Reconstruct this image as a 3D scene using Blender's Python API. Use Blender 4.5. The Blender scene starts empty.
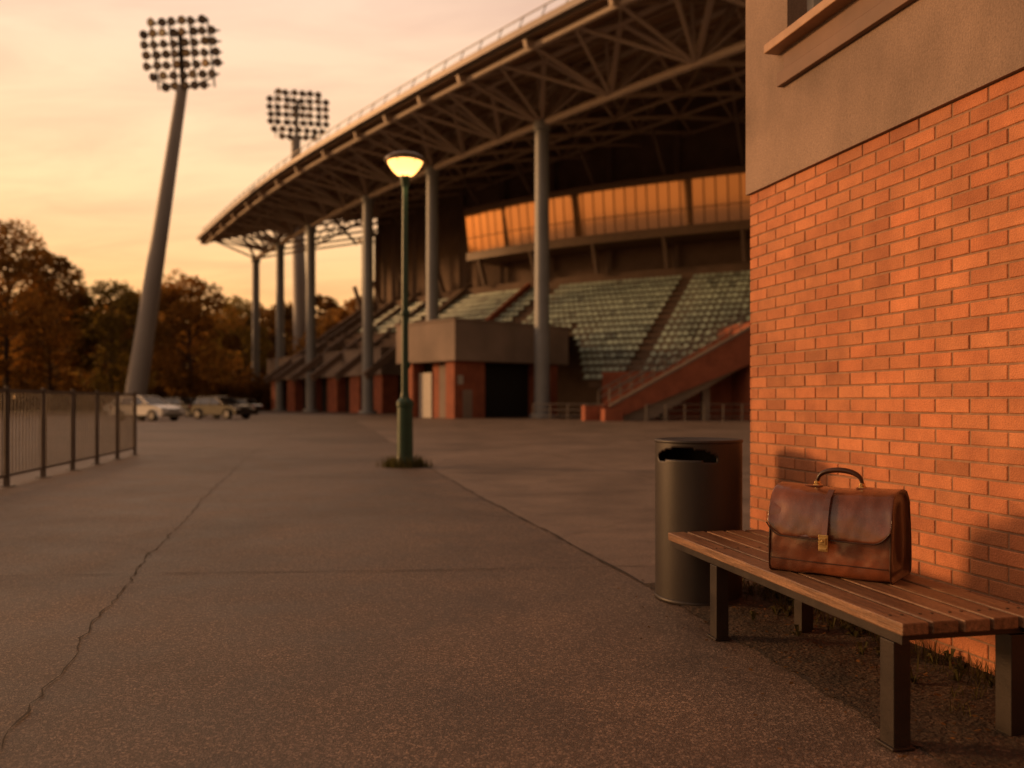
import bpy, math, random
import numpy as np
from mathutils import Vector, Matrix, noise as mnoise
random.seed(7)
sc=bpy.context.scene
F=850.0; H=1.25; HV=402.0
def G(px,v,z=0.0):
    Y=(H-z)*F/(v-HV); return Vector(((px-512)/F*Y,Y,z))
# ---------------------------------------------------------------- materials
def _n(nt,t,**k):
    n=nt.nodes.new(t)
    for a,b in k.items(): setattr(n,a,b)
    return n
def mat(name,c1,c2=None,scale=4.0,rough=0.6,metal=0.0,bump=0.0,bscale=None,detail=6,attr=False,spec=0.5,stretch=None,fine=0.0,fscale=90,emis=None,estr=0,big=0.0,bigscale=0.5,rv=0.0,coat=0.0,bdist=.02,agg=0,aggscale=110):
    m=bpy.data.materials.new(name); m.use_nodes=True; nt=m.node_tree
    b=nt.nodes['Principled BSDF']; L=nt.links.new
    b.inputs['Roughness'].default_value=rough; b.inputs['Metallic'].default_value=metal
    b.inputs['Specular IOR Level'].default_value=spec
    if coat: b.inputs['Coat Weight'].default_value=coat; b.inputs['Coat Roughness'].default_value=.14
    c2=c2 or tuple(x*0.7 for x in c1)
    tc=_n(nt,'ShaderNodeTexCoord'); src=tc.outputs['Object']
    if stretch:
        mp=_n(nt,'ShaderNodeMapping'); mp.inputs['Scale'].default_value=stretch; L(src,mp.inputs[0]); src=mp.outputs[0]
    nz=_n(nt,'ShaderNodeTexNoise'); nz.inputs['Scale'].default_value=scale; nz.inputs['Detail'].default_value=detail; nz.inputs['Roughness'].default_value=.6
    L(src,nz.inputs['Vector'])
    cr=_n(nt,'ShaderNodeValToRGB'); cr.color_ramp.elements[0].position=.32; cr.color_ramp.elements[1].position=.68
    cr.color_ramp.elements[0].color=(*c2,1); cr.color_ramp.elements[1].color=(*c1,1)
    L(nz.outputs['Fac'],cr.inputs[0]); col=cr.outputs[0]
    def mul(col,val):
        mx=_n(nt,'ShaderNodeMixRGB',blend_type='MULTIPLY'); mx.inputs[0].default_value=1; L(col,mx.inputs[1]); L(val,mx.inputs[2]); return mx.outputs[0]
    def mr(v,a,b_,lo=.3,hi=.7):
        r=_n(nt,'ShaderNodeMapRange'); r.inputs[1].default_value=lo; r.inputs[2].default_value=hi; r.inputs[3].default_value=a; r.inputs[4].default_value=b_; L(v,r.inputs[0]); return r.outputs[0]
    if fine:
        n2=_n(nt,'ShaderNodeTexNoise'); n2.inputs['Scale'].default_value=fscale; n2.inputs['Detail'].default_value=3; L(tc.outputs['Object'],n2.inputs['Vector'])
        col=mul(col,mr(n2.outputs['Fac'],1-fine,1+fine))
    if big:
        n3=_n(nt,'ShaderNodeTexNoise'); n3.inputs['Scale'].default_value=bigscale; n3.inputs['Detail'].default_value=5; n3.inputs['Distortion'].default_value=.6; L(tc.outputs['Object'],n3.inputs['Vector'])
        col=mul(col,mr(n3.outputs['Fac'],1-big,1+big))
    if agg:
        vo=_n(nt,'ShaderNodeTexVoronoi'); vo.inputs['Scale'].default_value=aggscale; L(tc.outputs['Object'],vo.inputs['Vector'])
        sp=_n(nt,'ShaderNodeSeparateColor'); L(vo.outputs['Color'],sp.inputs[0])
        pw=_n(nt,'ShaderNodeMath',operation='POWER'); pw.inputs[1].default_value=4.0; L(sp.outputs[0],pw.inputs[0])
        col=mul(col,mr(pw.outputs[0],1-agg*.35,1+agg,0,1))
    if attr:
        at=_n(nt,'ShaderNodeAttribute'); at.attribute_name='Col'; col=mul(col,at.outputs['Color'])
    L(col,b.inputs['Base Color'])
    if rv: L(mr(nz.outputs['Fac'],rough-rv,rough+rv),b.inputs['Roughness'])
    if bump:
        nb=_n(nt,'ShaderNodeTexNoise'); nb.inputs['Scale'].default_value=bscale or scale*4; nb.inputs['Detail'].default_value=5; L(src,nb.inputs['Vector'])
        bp=_n(nt,'ShaderNodeBump'); bp.inputs['Strength'].default_value=bump; bp.inputs['Distance'].default_value=bdist
        L(nb.outputs['Fac'],bp.inputs['Height']); L(bp.outputs[0],b.inputs['Normal'])
    if emis:
        b.inputs['Emission Color'].default_value=(*emis,1); b.inputs['Emission Strength'].default_value=estr
    return m
def foliage(name,c1,c2,trans=.35):
    m=mat(name,c1,c2,scale=.35,rough=.7,attr=True,spec=.15); nt=m.node_tree; b=nt.nodes['Principled BSDF']; out=nt.nodes['Material Output']
    tr=_n(nt,'ShaderNodeBsdfTranslucent'); mx=_n(nt,'ShaderNodeMixShader'); mx.inputs[0].default_value=trans
    nt.links.new(b.inputs['Base Color'].links[0].from_socket,tr.inputs[0])
    nt.links.new(b.outputs[0],mx.inputs[1]); nt.links.new(tr.outputs[0],mx.inputs[2]); nt.links.new(mx.outputs[0],out.inputs[0]); return m

# ---------------------------------------------------------------- mesh builder
class MB:
    def __init__(s): s.v=[];s.f=[];s.m=[];s.c=[]
    def add(s,vs,fs,m=0,c=(1,1,1)):
        o=len(s.v); s.v+= [tuple(x) for x in vs]; s.f+=[tuple(i+o for i in f) for f in fs]; s.m+=[m]*len(fs)
        if isinstance(c,(int,float)): c=(c,c,c)
        s.c+=[c]*len(vs)
    def obox(s,o,a,b,c,m=0,col=1):
        o,a,b,c=Vector(o),Vector(a),Vector(b),Vector(c)
        vs=[o,o+a,o+a+b,o+b,o+c,o+a+c,o+a+b+c,o+b+c]
        s.add(vs,[(0,3,2,1),(4,5,6,7),(0,1,5,4),(1,2,6,5),(2,3,7,6),(3,0,4,7)],m,col)
    def box(s,c,sz,m=0,rz=0,col=1):
        R=Matrix.Rotation(rz,3,'Z'); a=R@Vector((sz[0],0,0)); b=R@Vector((0,sz[1],0)); d=Vector((0,0,sz[2]))
        s.obox(Vector(c)-(a+b+d)/2,a,b,d,m,col)
    def beam(s,p,q,w,h,m=0,col=1):
        p,q=Vector(p),Vector(q); d=(q-p); up=Vector((0,0,1))
        if abs(d.normalized().z)>.98: up=Vector((0,1,0))
        x=d.cross(up).normalized(); y=x.cross(d).normalized()
        s.obox(p-x*w/2-y*h/2,d,x*w,y*h,m,col)
    def cyl(s,p,q,r1,r2=None,n=12,m=0,cap=True,col=1):
        r2=r1 if r2 is None else r2
        p,q=Vector(p),Vector(q); d=(q-p).normalized(); up=Vector((0,0,1)) if abs(d.z)<.95 else Vector((1,0,0))
        x=d.cross(up).normalized(); y=d.cross(x)
        vs=[];
        for c,r in((p,r1),(q,r2)):
            for i in range(n):
                a=2*math.pi*i/n; vs.append(c+(x*math.cos(a)+y*math.sin(a))*r)
        fs=[(i,(i+1)%n,n+(i+1)%n,n+i) for i in range(n)]
        if cap: fs+=[tuple(range(n))[::-1],tuple(range(n,2*n))]
        s.add(vs,fs,m,col)
    def tube(s,pts,rs,n=8,m=0,col=1):
        for i in range(len(pts)-1):
            a=rs if isinstance(rs,(int,float)) else rs[i]; b=rs if isinstance(rs,(int,float)) else rs[i+1]
            s.cyl(pts[i],pts[i+1],a,b,n,m,True,col)
    def lathe(s,c,prof,n=32,m=0,col=1):
        c=Vector(c); vs=[]; fs=[]
        for r,z in prof:
            for i in range(n):
                a=2*math.pi*i/n; vs.append(c+Vector((r*math.cos(a),r*math.sin(a),z)))
        for k in range(len(prof)-1):
            for i in range(n):
                fs.append((k*n+i,k*n+(i+1)%n,(k+1)*n+(i+1)%n,(k+1)*n+i))
        s.add(vs,fs,m,col)
    def obj(s,name,mats,parent=None,loc=(0,0,0),smooth=False,bevel=0,bseg=2,rot=0):
        me=bpy.data.meshes.new(name)
        off=Vector(parent.location) if parent else Vector(loc)
        if rot is None: off=Vector((0,0,0))
        me.from_pydata([(x-off.x,y-off.y,z-off.z) for x,y,z in s.v],[],s.f)
        for m in mats: me.materials.append(m)
        me.polygons.foreach_set('material_index',s.m)
        ca=me.color_attributes.new('Col','FLOAT_COLOR','POINT')
        ca.data.foreach_set('color',np.array([(*c,1) for c in s.c],dtype=np.float32).ravel())
        if smooth: me.polygons.foreach_set('use_smooth',[True]*len(me.polygons))
        me.update()
        o=bpy.data.objects.new(name,me); sc.collection.objects.link(o)
        if parent: o.parent=parent
        elif rot is not None: o.location=off
        if bevel:
            b=o.modifiers.new('bev','BEVEL'); b.width=bevel; b.segments=bseg; b.limit_method='ANGLE'
            if not smooth:
                me.polygons.foreach_set('use_smooth',[True]*len(me.polygons))
                b.harden_normals=True
        return o
def empty(name,loc=(0,0,0),rz=0):
    e=bpy.data.objects.new(name,None); e.location=loc; e.rotation_euler=(0,0,rz); sc.collection.objects.link(e); return e
def localobj(mb,name,mats,parent,**k):
    o=mb.obj(name,mats,None,rot=None,**k); o.parent=parent; return o

# ---------------------------------------------------------------- material set
M_asph=mat('asphalt',(.180,.126,.098),(.108,.077,.064),scale=1.6,rough=.55,bump=.9,bscale=140,bdist=.006,fine=.36,fscale=180,big=.34,bigscale=.25,detail=10,rv=.1,agg=1.2,aggscale=125)
M_slab=mat('concrete_paving',(.245,.18,.145),(.16,.12,.10),scale=1.3,rough=.55,bump=.6,bscale=130,bdist=.005,fine=.28,fscale=150,big=.32,bigscale=.35,rv=.1,agg=.7,aggscale=150)
M_crack=mat('crack_filler',(.04,.029,.025),rough=.9)
M_soil=mat('soil',(.075,.045,.03),(.03,.019,.013),scale=7,rough=.95,bump=1,bscale=45,fine=.45,agg=.9,aggscale=75)
M_brick=mat('brick',(.52,.192,.082),(.37,.130,.057),scale=5,rough=.8,bump=.6,bscale=120,bdist=.008,attr=True,fine=.18,fscale=220,big=.22,bigscale=.9)
M_mortar=mat('mortar',(.34,.195,.12),(.24,.135,.085),scale=20,rough=.95,bump=.5,bdist=.006)
M_conc=mat('concrete',(.30,.21,.165),(.20,.14,.112),scale=1.6,rough=.85,bump=.45,bscale=90,bdist=.008,fine=.2,fscale=120,big=.32,bigscale=.8,stretch=(1,1,.5))
M_darkmetal=mat('dark_metal',(.032,.022,.018),(.02,.015,.013),scale=6,rough=.45,metal=.3,bump=.08,bscale=120,rv=.1)
M_binmetal=mat('bin_metal',(.033,.024,.022),(.020,.015,.014),scale=3,rough=.48,metal=.1,bump=.06,bscale=200,rv=.08,stretch=(1,1,.4))
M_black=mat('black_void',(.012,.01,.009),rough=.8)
M_frame=mat('window_frame',(.42,.24,.14),(.32,.18,.10),scale=10,rough=.5)
M_trim=mat('brown_trim',(.17,.085,.05),rough=.6)
def glass(name,c,rough=.05,spec=1.0,metal=0.0):
    return mat(name,c,c,rough=rough,spec=spec,metal=metal)
M_glass=glass('window_glass',(.02,.025,.03))

# ---------------------------------------------------------------- world
SUN_AZ=math.radians(76); SUN_EL=math.radians(12)
sd=Vector((-math.sin(SUN_AZ)*math.cos(SUN_EL),math.cos(SUN_AZ)*math.cos(SUN_EL),math.sin(SUN_EL)))
w=bpy.data.worlds.new('World'); sc.world=w; w.use_nodes=True; nt=w.node_tree; nt.nodes.clear(); L=nt.links.new
out=_n(nt,'ShaderNodeOutputWorld'); bg=_n(nt,'ShaderNodeBackground')
sky=_n(nt,'ShaderNodeTexSky',sky_type='NISHITA'); sky.sun_disc=False; sky.sun_elevation=math.radians(5); sky.sun_rotation=-SUN_AZ; sky.dust_density=4; sky.air_density=1.5
tc=_n(nt,'ShaderNodeTexCoord'); sep=_n(nt,'ShaderNodeSeparateXYZ'); L(tc.outputs['Generated'],sep.inputs[0])
cr=_n(nt,'ShaderNodeValToRGB'); r=cr.color_ramp
r.elements[0].position=0; r.elements[0].color=(1.0,.42,.12,1); r.elements[1].position=1; r.elements[1].color=(.30,.175,.11,1)
for p,c in((.10,(1.0,.52,.19)),(.22,(1.0,.61,.32)),(.42,(.90,.61,.43)),(.60,(.50,.32,.22))):
    e=r.elements.new(p); e.color=(*c,1)
L(sep.outputs['Z'],cr.inputs[0])
dp=_n(nt,'ShaderNodeVectorMath',operation='DOT_PRODUCT'); L(tc.outputs['Generated'],dp.inputs[0]); gd=Vector((-.80,.6,.08)).normalized(); dp.inputs[1].default_value=gd
mr=_n(nt,'ShaderNodeMapRange'); mr.interpolation_type='SMOOTHSTEP'; mr.inputs[1].default_value=-.7; mr.inputs[2].default_value=.92; mr.inputs[3].default_value=.28; mr.inputs[4].default_value=1.06; L(dp.outputs['Value'],mr.inputs[0])
mul=_n(nt,'ShaderNodeMixRGB',blend_type='MULTIPLY'); mul.inputs[0].default_value=1; L(cr.outputs[0],mul.inputs[1]); L(mr.outputs[0],mul.inputs[2])
ad=_n(nt,'ShaderNodeMath',operation='ADD'); ad.inputs[1].default_value=.16; L(sep.outputs['Z'],ad.inputs[0])
dv=_n(nt,'ShaderNodeVectorMath',operation='DIVIDE'); L(tc.outputs['Generated'],dv.inputs[0])
cb=_n(nt,'ShaderNodeCombineXYZ'); [L(ad.outputs[0],cb.inputs[i]) for i in range(3)]; L(cb.outputs[0],dv.inputs[1])
mp=_n(nt,'ShaderNodeMapping'); mp.inputs['Scale'].default_value=(.8,2.2,.6); mp.inputs['Rotation'].default_value=(0,0,.35); L(dv.outputs[0],mp.inputs[0])
cn=_n(nt,'ShaderNodeTexNoise'); cn.inputs['Scale'].default_value=1.7; cn.inputs['Detail'].default_value=8; cn.inputs['Roughness'].default_value=.58; cn.inputs['Distortion'].default_value=.5; L(mp.outputs[0],cn.inputs['Vector'])
cm=_n(nt,'ShaderNodeMapRange'); cm.inputs[1].default_value=.40; cm.inputs[2].default_value=.66; cm.inputs[3].default_value=0; cm.inputs[4].default_value=.65; L(cn.outputs['Fac'],cm.inputs[0])
mc=_n(nt,'ShaderNodeMixRGB',blend_type='MULTIPLY'); L(cm.outputs[0],mc.inputs[0]); L(mul.outputs[0],mc.inputs[1]); mc.inputs[2].default_value=(.76,.69,.72,1)
sk=_n(nt,'ShaderNodeMixRGB',blend_type='MULTIPLY'); sk.inputs[0].default_value=1; L(sky.outputs[0],sk.inputs[1]); sk.inputs[2].default_value=(.035,.028,.024,1)
ad2=_n(nt,'ShaderNodeMixRGB',blend_type='ADD'); ad2.inputs[0].default_value=1; L(mc.outputs[0],ad2.inputs[1]); L(sk.outputs[0],ad2.inputs[2])
L(ad2.outputs[0],bg.inputs[0]); bg.inputs[1].default_value=1.15; L(bg.outputs[0],out.inputs[0])
sl=bpy.data.lights.new('sun','SUN'); sl.energy=2.5; sl.angle=math.radians(8); sl.color=(1,.51,.20)
so=bpy.data.objects.new('sun',sl); sc.collection.objects.link(so); so.rotation_euler=sd.to_track_quat('Z','Y').to_euler(); so.location=(-30,10,20)

# ---------------------------------------------------------------- ground
g=MB(); g.add([(-2500,-500,0),(2500,-500,0),(2500,4000,0),(-2500,4000,0)],[(0,1,2,3)]); ground=g.obj('ground',[M_asph])
g=MB()
edge=[G(1100,860),G(900,735),G(655,590),G(560,538),G(480,497),G(440,474),G(405,452),G(372,430),G(355,421)]
pts=[(p.x,p.y,.004) for p in edge]+[(-6,62,.004),(30,60,.004),(30,2,.004)]
g.add(pts,[tuple(range(len(pts)))]); g.obj('concrete_pavement',[M_slab])
def crack(mb,ps,w,jit,z=.008,step=.16,seed=0):
    rnd=random.Random(seed); P=[]
    for a,b in zip(ps[:-1],ps[1:]):
        n=max(2,int((b-a).length/step))
        for i in range(n): P.append(a.lerp(b,i/n))
    P.append(ps[-1]); off=0
    Ls=[];Rs=[]
    for i,p in enumerate(P):
        d=(P[min(i+1,len(P)-1)]-P[max(i-1,0)]).normalized(); n=Vector((-d.y,d.x,0))
        off=off*.6+rnd.uniform(-jit,jit); ww=w*rnd.uniform(.15,1.2)
        Ls.append(p+n*(off+ww)); Rs.append(p+n*(off-ww))
    vs=[(q.x,q.y,z) for q in Ls+Rs]; k=len(P)
    mb.add(vs,[(i,i+1,k+i+1,k+i) for i in range(k-1)])
g=MB()
crack(g,[G(-40,800),G(45,690),G(110,606),G(150,556),G(205,497),G(250,455),G(285,435)],.006,.022,seed=1,step=.09)
crack(g,[G(-200,581),G(160,574),G(420,571),G(645,567)],.006,.005,seed=2)
crack(g,[p.copy() for p in edge],.012,.010,seed=3)
crack(g,[G(530,449),G(660,480),G(745,500)],.008,.01,seed=5)
crack(g,[G(480,497),G(760,487)],.006,.008,seed=6)
crack(g,[G(405,452),G(760,446)],.012,.01,seed=7,step=.6)
crack(g,[G(150,556),G(128,545),G(60,540)],.003,.02,seed=8)
crack(g,[G(285,435),G(310,428),G(200,425)],.02,.05,seed=9,step=.8)
crack(g,[G(560,538),G(640,520),G(700,522)],.003,.012,seed=10)
crack(g,[G(-60,470),G(150,462),G(420,466)],.010,.01,seed=12,step=.5)
g.obj('pavement_joints',[M_crack])

# ---------------------------------------------------------------- brick building (right)
C=Vector((1.652,5.9,0)); ds=Vector((.2425,-.9701,0)); nw=Vector((-.9701,-.2425,0)); db=-nw; nb=-ds
def Wp(s,o,z): return C+ds*s+nw*o+Vector((0,0,z))
bb=empty('brick_building',C)
ZB=2.687; rows=36; ph=ZB/rows; pl=.222
def bricks(mb,org,du,dn,length,seed):
    rnd=random.Random(seed)
    for r_ in range(rows):
        s=-(pl/2 if r_%2 else 0.0)
        while s<length:
            a=max(s+.0,0.0); b=min(s+pl-.010,length)
            if b-a>.03:
                z0=r_*ph+.005; z1=(r_+1)*ph-.005; o=rnd.uniform(-.0015,.001); tl=rnd.uniform(-.0008,.0008)
                e=.0035
                def P(u,v,w_): return org+du*u+dn*w_+Vector((0,0,v))
                vs=[P(a,z0,-.02),P(b,z0,-.02),P(b,z1,-.02),P(a,z1,-.02),P(a,z0,o-.003),P(b,z0,o-.003),P(b,z1,o-.003),P(a,z1,o-.003),
                    P(a+e,z0+e,o+tl),P(b-e,z0+e,o-tl),P(b-e,z1-e,o-tl),P(a+e,z1-e,o+tl)]
                k=rnd.gauss(1,.09); k=min(max(k,.68),1.2); h=rnd.uniform(-.06,.06)
                if rnd.random()<.05: k*=.82
                mb.add(vs,[(0,1,5,4),(1,2,6,5),(2,3,7,6),(3,0,4,7),(4,5,9,8),(5,6,10,9),(6,7,11,10),(7,4,8,11),(8,9,10,11)],0,(k,k*(1+h),k*(1+h*1.3)))
            s+=pl
mb=MB(); bricks(mb,C,ds,nw,9.0,1); bricks(mb,C,db,nb,7.0,2); mb.obj('brick_courses',[M_brick],bb)
mb=MB(); o=C+ds*.0055+db*.0055+Vector((0,0,-.2)); mb.obox(o,ds*9,db*7,(0,0,ZB+.2),0); mb.obj('mortar_wall',[M_mortar],bb)
mb=MB()
def wb(s0,s1,o0,o1,z0,z1,m=0): mb.obox(Wp(s0,o0,z0),ds*(s1-s0),nw*(o1-o0),(0,0,z1-z0),m)
TOP=7.0; ws0,ws1,wz0,wz1=.50,3.6,3.55,5.1
wb(-.02,9,-.3,.022,ZB+.001,wz0); wb(-.02,ws0,-.3,.022,wz0,wz1); wb(ws1,9,-.3,.022,wz0,wz1); wb(-.02,9,-.3,.022,wz1,TOP)
mb.obox(Wp(-.02,-.3,ZB+.001),db*6.7,-ds*-.3,(0,0,TOP-ZB),0)
mb.obox(Wp(-.1,.1,TOP),ds*9.2,db*7.2,(0,0,.25),0)
mb.obj('concrete_upper_wall',[M_conc],bb)
mb=MB(); wb(.44,3.7,.023,.062,3.27,3.36); wb(.48,3.62,.023,.037,3.36,3.47); mb.obj('lower_trim',[M_trim],bb,bevel=.006)
mb=MB(); wb(.38,3.8,-.2,.12,3.50,3.56); mb.obj('window_sill',[M_frame],bb,bevel=.008)
mb=MB(); wb(ws0,ws1,-.24,-.22,wz0,wz1); mb.obj('window_glass_pane',[M_glass],bb)
mb=MB()
for a in (ws0,ws0+1.0,ws0+2.0,ws1-.07): wb(a,a+.07,-.215,-.12,3.561,wz1)
wb(ws0,ws1,-.216,-.121,3.561,3.62); wb(ws0,ws1,-.216,-.121,wz1-.07,wz1); mb.obj('window_frame',[mat('frame_white',(.6,.58,.55),rough=.5)],bb)

# soil strip
mb=MB(); rnd=random.Random(4)
N=160; NJ=16; vs=[]
for i in range(N+1):
    s=-.1+i*6/N
    for j in range(NJ+1):
        o=j/NJ*(.745+.047*s+.05*mnoise.noise(Vector((s*5,1,1)))+.05*mnoise.noise(Vector((s*17,5,1)))+.02*mnoise.noise(Vector((s*60,5,1))))
        p=Wp(s,o,0); z=.0095+ (-.001 if j==NJ else .026*max(0,mnoise.noise(Vector((s*6,o*9,2))))*min(1,(NJ-j)/4)+.010*(1-j/NJ))
        vs.append((p.x,p.y,z))
fs=[(i*(NJ+1)+j,i*(NJ+1)+j+1,(i+1)*(NJ+1)+j+1,(i+1)*(NJ+1)+j) for i in range(N) for j in range(NJ)]
mb.add(vs,fs); mb.obj('soil_bed',[M_soil],smooth=True)
M_grass=foliage('grass_blades',(.10,.095,.03),(.065,.05,.02),.3)
M_dry=foliage('dry_leaves',(.26,.13,.045),(.13,.06,.025),.2)
def blade(mb,p,h,lean,wd,ang,c):
    d=Vector((math.cos(ang),math.sin(ang),0)); n=Vector((-d.y,d.x,0))
    a=p; b=p+Vector((0,0,h*.6))+d*lean*.35; t=p+Vector((0,0,h))+d*lean
    mb.add([a-n*wd,a+n*wd,b+n*wd*.8,b-n*wd*.8,t],[(0,1,2,3),(3,2,4)],0,c)
mb=MB(); rnd=random.Random(11)
for t in range(280):
    s=rnd.uniform(-.1,5.2); o=abs(rnd.gauss(0,.16))+.02
    if mnoise.noise(Vector((s*1.6,3.3,o*2)))<.0 or o>.62: continue
    for k in range(rnd.randint(5,14)):
        p=Wp(s+rnd.gauss(0,.03),max(.01,o+rnd.gauss(0,.03)),.004)
        c=rnd.uniform(.4,1.2); blade(mb,p,rnd.uniform(.03,.12)*(1.2-o),rnd.uniform(.01,.09),.002,rnd.uniform(0,6.28),(c*1.1,c,c*.8))
for t in range(130):
    s=rnd.uniform(0,5); o=abs(rnd.gauss(0,.18))+.04
    for k in range(8):
        p=Wp(s,o,.01); a=rnd.uniform(0,6.28); d=Vector((math.cos(a),math.sin(a),0)); n=Vector((-d.y,d.x,0)); l=rnd.uniform(.02,.06); h=rnd.uniform(.015,.07)
        m_=p+d*l*.5+Vector((0,0,h)); e=p+d*l+Vector((0,0,h*.8)); mb.add([p,m_+n*l*.22,e,m_-n*l*.22],[(0,1,2,3)],0,rnd.uniform(.5,1.2))
mb.obj('grass',[M_grass])
mb=MB()
for t in range(900):
    s=rnd.uniform(-.2,5.5); o=abs(rnd.gauss(.3,.42))+.02; 
    if o>1.7 : continue
    p=Wp(s,o,rnd.uniform(.024,.04) if o<.7 else .014); a=rnd.uniform(0,6.28); d=Vector((math.cos(a),math.sin(a),rnd.uniform(-.2,.3))); n=Vector((-d.y,d.x,rnd.uniform(-.3,.3))); l=rnd.uniform(.003,.017)
    mb.add([p-d*l,p+n*l*.6,p+d*l,p-n*l*.6],[(0,1,2,3)],0,rnd.uniform(.3,1.1))
mb.obj('fallen_leaves',[M_dry])

# ---------------------------------------------------------------- bench
M_wood=mat('bench_wood',(.25,.13,.070),(.10,.052,.030),scale=3,rough=.46,bump=.5,bscale=9,bdist=.008,stretch=(1.0,16,16),fine=.22,fscale=70,attr=True,rv=.12)
bd=Vector((-.206,.9786,0))
BO=Vector((1.365,2.97,0)); bench=empty('park_bench',BO); bench.rotation_euler=(0,0,math.atan2(bd.y,bd.x))
BL=2.13; ZT=.475
mb=MB(); ns=5; sw=.106; gp=.018
for i in range(ns):
    y0=-(i*(sw+gp)); k=[1.08,.82,1.12,.88,1.0][i]
    e0=[0,.004,-.003,.003,0][i]
    mb.obox((e0,y0,ZT-.045),(BL,0,0),(0,-sw,0),(0,0,.045),0,k)
localobj(mb,'seat_slats',[M_wood],bench,bevel=.006)
mb=MB()
W5=ns*sw+(ns-1)*gp
mb.obox((.02,-.012,ZT-.082),(BL-.04,0,0),(0,-.03,0),(0,0,.036),0); mb.obox((.02,-W5+.042,ZT-.082),(BL-.04,0,0),(0,-.03,0),(0,0,.036),0)
for x in (.07,1.47):
    mb.obox((x,-.045,ZT-.083),(.07,0,0),(0,-W5+.09,0),(0,0,.037),0)
localobj(mb,'frame_rails',[M_darkmetal],bench,bevel=.003)
k=0
for x in (.065,1.50):
    for y in (-.012,-W5+.10):
        k+=1; mb=MB(); mb.obox((x,y,0.004),(.08,0,0),(0,-.07,0),(0,0,ZT-.088),0); mb.obox((x-.012,y+.012,0.003),(.104,0,0),(0,-.094,0),(0,0,.012),0)
        localobj(mb,'leg_%d'%k,[M_darkmetal],bench,bevel=.004)
mb=MB()
for x in (.11,1.54):
    for i in range(ns):
        for q in (.03,.078): mb.cyl((x,-(i*(sw+gp))-q,ZT-.001),(x,-(i*(sw+gp))-q,ZT+.0025),.006,n=10)
localobj(mb,'screws',[M_darkmetal],bench)

# ---------------------------------------------------------------- litter bin
BC=Vector((1.19,5.43,0)); R=.272; ZH=1.005
bin_=empty('litter_bin',BC)
mb=MB(); n=120; nz=80; vs=[];fs=[]
for j in range(nz+1):
    z=.02+(ZH-.02)*j/nz
    for i in range(n):
        a=2*math.pi*i/n; vs.append((R*math.cos(a),R*math.sin(a),z))
ca_=math.atan2(-BC.y,-BC.x)-.35
for j in range(nz):
    for i in range(n):
        a=2*math.pi*(i+.5)/n; da=(a-ca_+math.pi)%(2*math.pi)-math.pi; z=.02+(ZH-.02)*(j+.5)/nz
        zc=.930-.03*(da/.8)**2
        if (abs(da)/.80)**2.4+(abs(z-zc)/.036)**2.4<1: continue
        fs.append((j*n+i,j*n+(i+1)%n,(j+1)*n+(i+1)%n,(j+1)*n+i))
mb.add(vs,fs); o=localobj(mb,'body',[M_binmetal],bin_,smooth=True); s=o.modifiers.new('s','SOLIDIFY'); s.thickness=.008
mb=MB(); mb.lathe((0,0,0),[(R-.002,ZH-.012),(R+.004,ZH-.01),(R+.006,ZH),(R+.002,ZH+.008),(R-.02,ZH+.010),(R-.04,ZH+.002),(.10,ZH-.004),(0.001,ZH-.004)],64)
mb.lathe((0,0,0),[(R+.001,.03),(R+.004,.03),(R+.004,.0),(R-.02,0)],64)
localobj(mb,'rim',[M_binmetal],bin_,smooth=True)
mb=MB(); mb.lathe((0,0,0),[(R-.03,.05),(R-.03,.80),(.001,.79)],40); localobj(mb,'liner',[M_black],bin_,smooth=True)

# ---------------------------------------------------------------- briefcase
M_leather=mat('leather',(.19,.052,.017),(.085,.023,.008),scale=5,rough=.30,bump=.16,bscale=130,bdist=.004,fine=.10,fscale=260,big=.28,bigscale=8,spec=.6,rv=.08,coat=.45)
M_leath2=mat('leather_dark',(.055,.018,.008),(.028,.010,.005),scale=14,rough=.36,bump=.2,bscale=90,bdist=.005,rv=.08)
M_brass=mat('brass',(.75,.52,.22),(.5,.33,.13),scale=30,rough=.3,metal=1)
pA=Vector((1.195,3.92,0)); pB=Vector((1.60,3.60,0)); mid=(pA+pB)/2
ang=math.atan2((pB-pA).y,(pB-pA).x); fwd=Vector((math.sin(ang),-math.cos(ang),0))
LN=.53; YS=1.62; ZS=1.11
ctr=mid-fwd*.100*YS
brief=empty('leather_briefcase',(ctr.x,ctr.y,ZT+.003),ang); brief.scale=(1,YS,ZS)
pr=[(-.092,.0),(-.102,.010),(-.106,.05),(-.104,.13),(-.098,.20),(-.088,.27),(-.076,.312),(-.056,.335),(-.02,.344),(.02,.344),(.056,.335),(.076,.31),(.088,.27),(.098,.20),(.104,.13),(.106,.05),(.102,.010),(.092,0),(.03,0.0),(-.03,.0)]
npf=len(pr); mb=MB(); vs=[];fs=[]
secs=[-LN/2,-LN/2+.008]+[-LN/2+.008+(LN-.016)*i/16 for i in range(1,16)]+[LN/2-.008,LN/2]
for k,x in enumerate(secs):
    e=.985 if k in(0,len(secs)-1) else 1
    u=x/(LN/2); sag=-.010*(1-u*u)
    bul=1+.06*(1-u*u)
    for y,z in pr:
        vs.append((x,y*e*bul,max(0,z*e+ (sag if z>.3 else 0))))
for k in range(len(secs)-1):
    for i in range(npf): fs.append((k*npf+i,k*npf+(i+1)%npf,(k+1)*npf+(i+1)%npf,(k+1)*npf+i))
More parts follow.
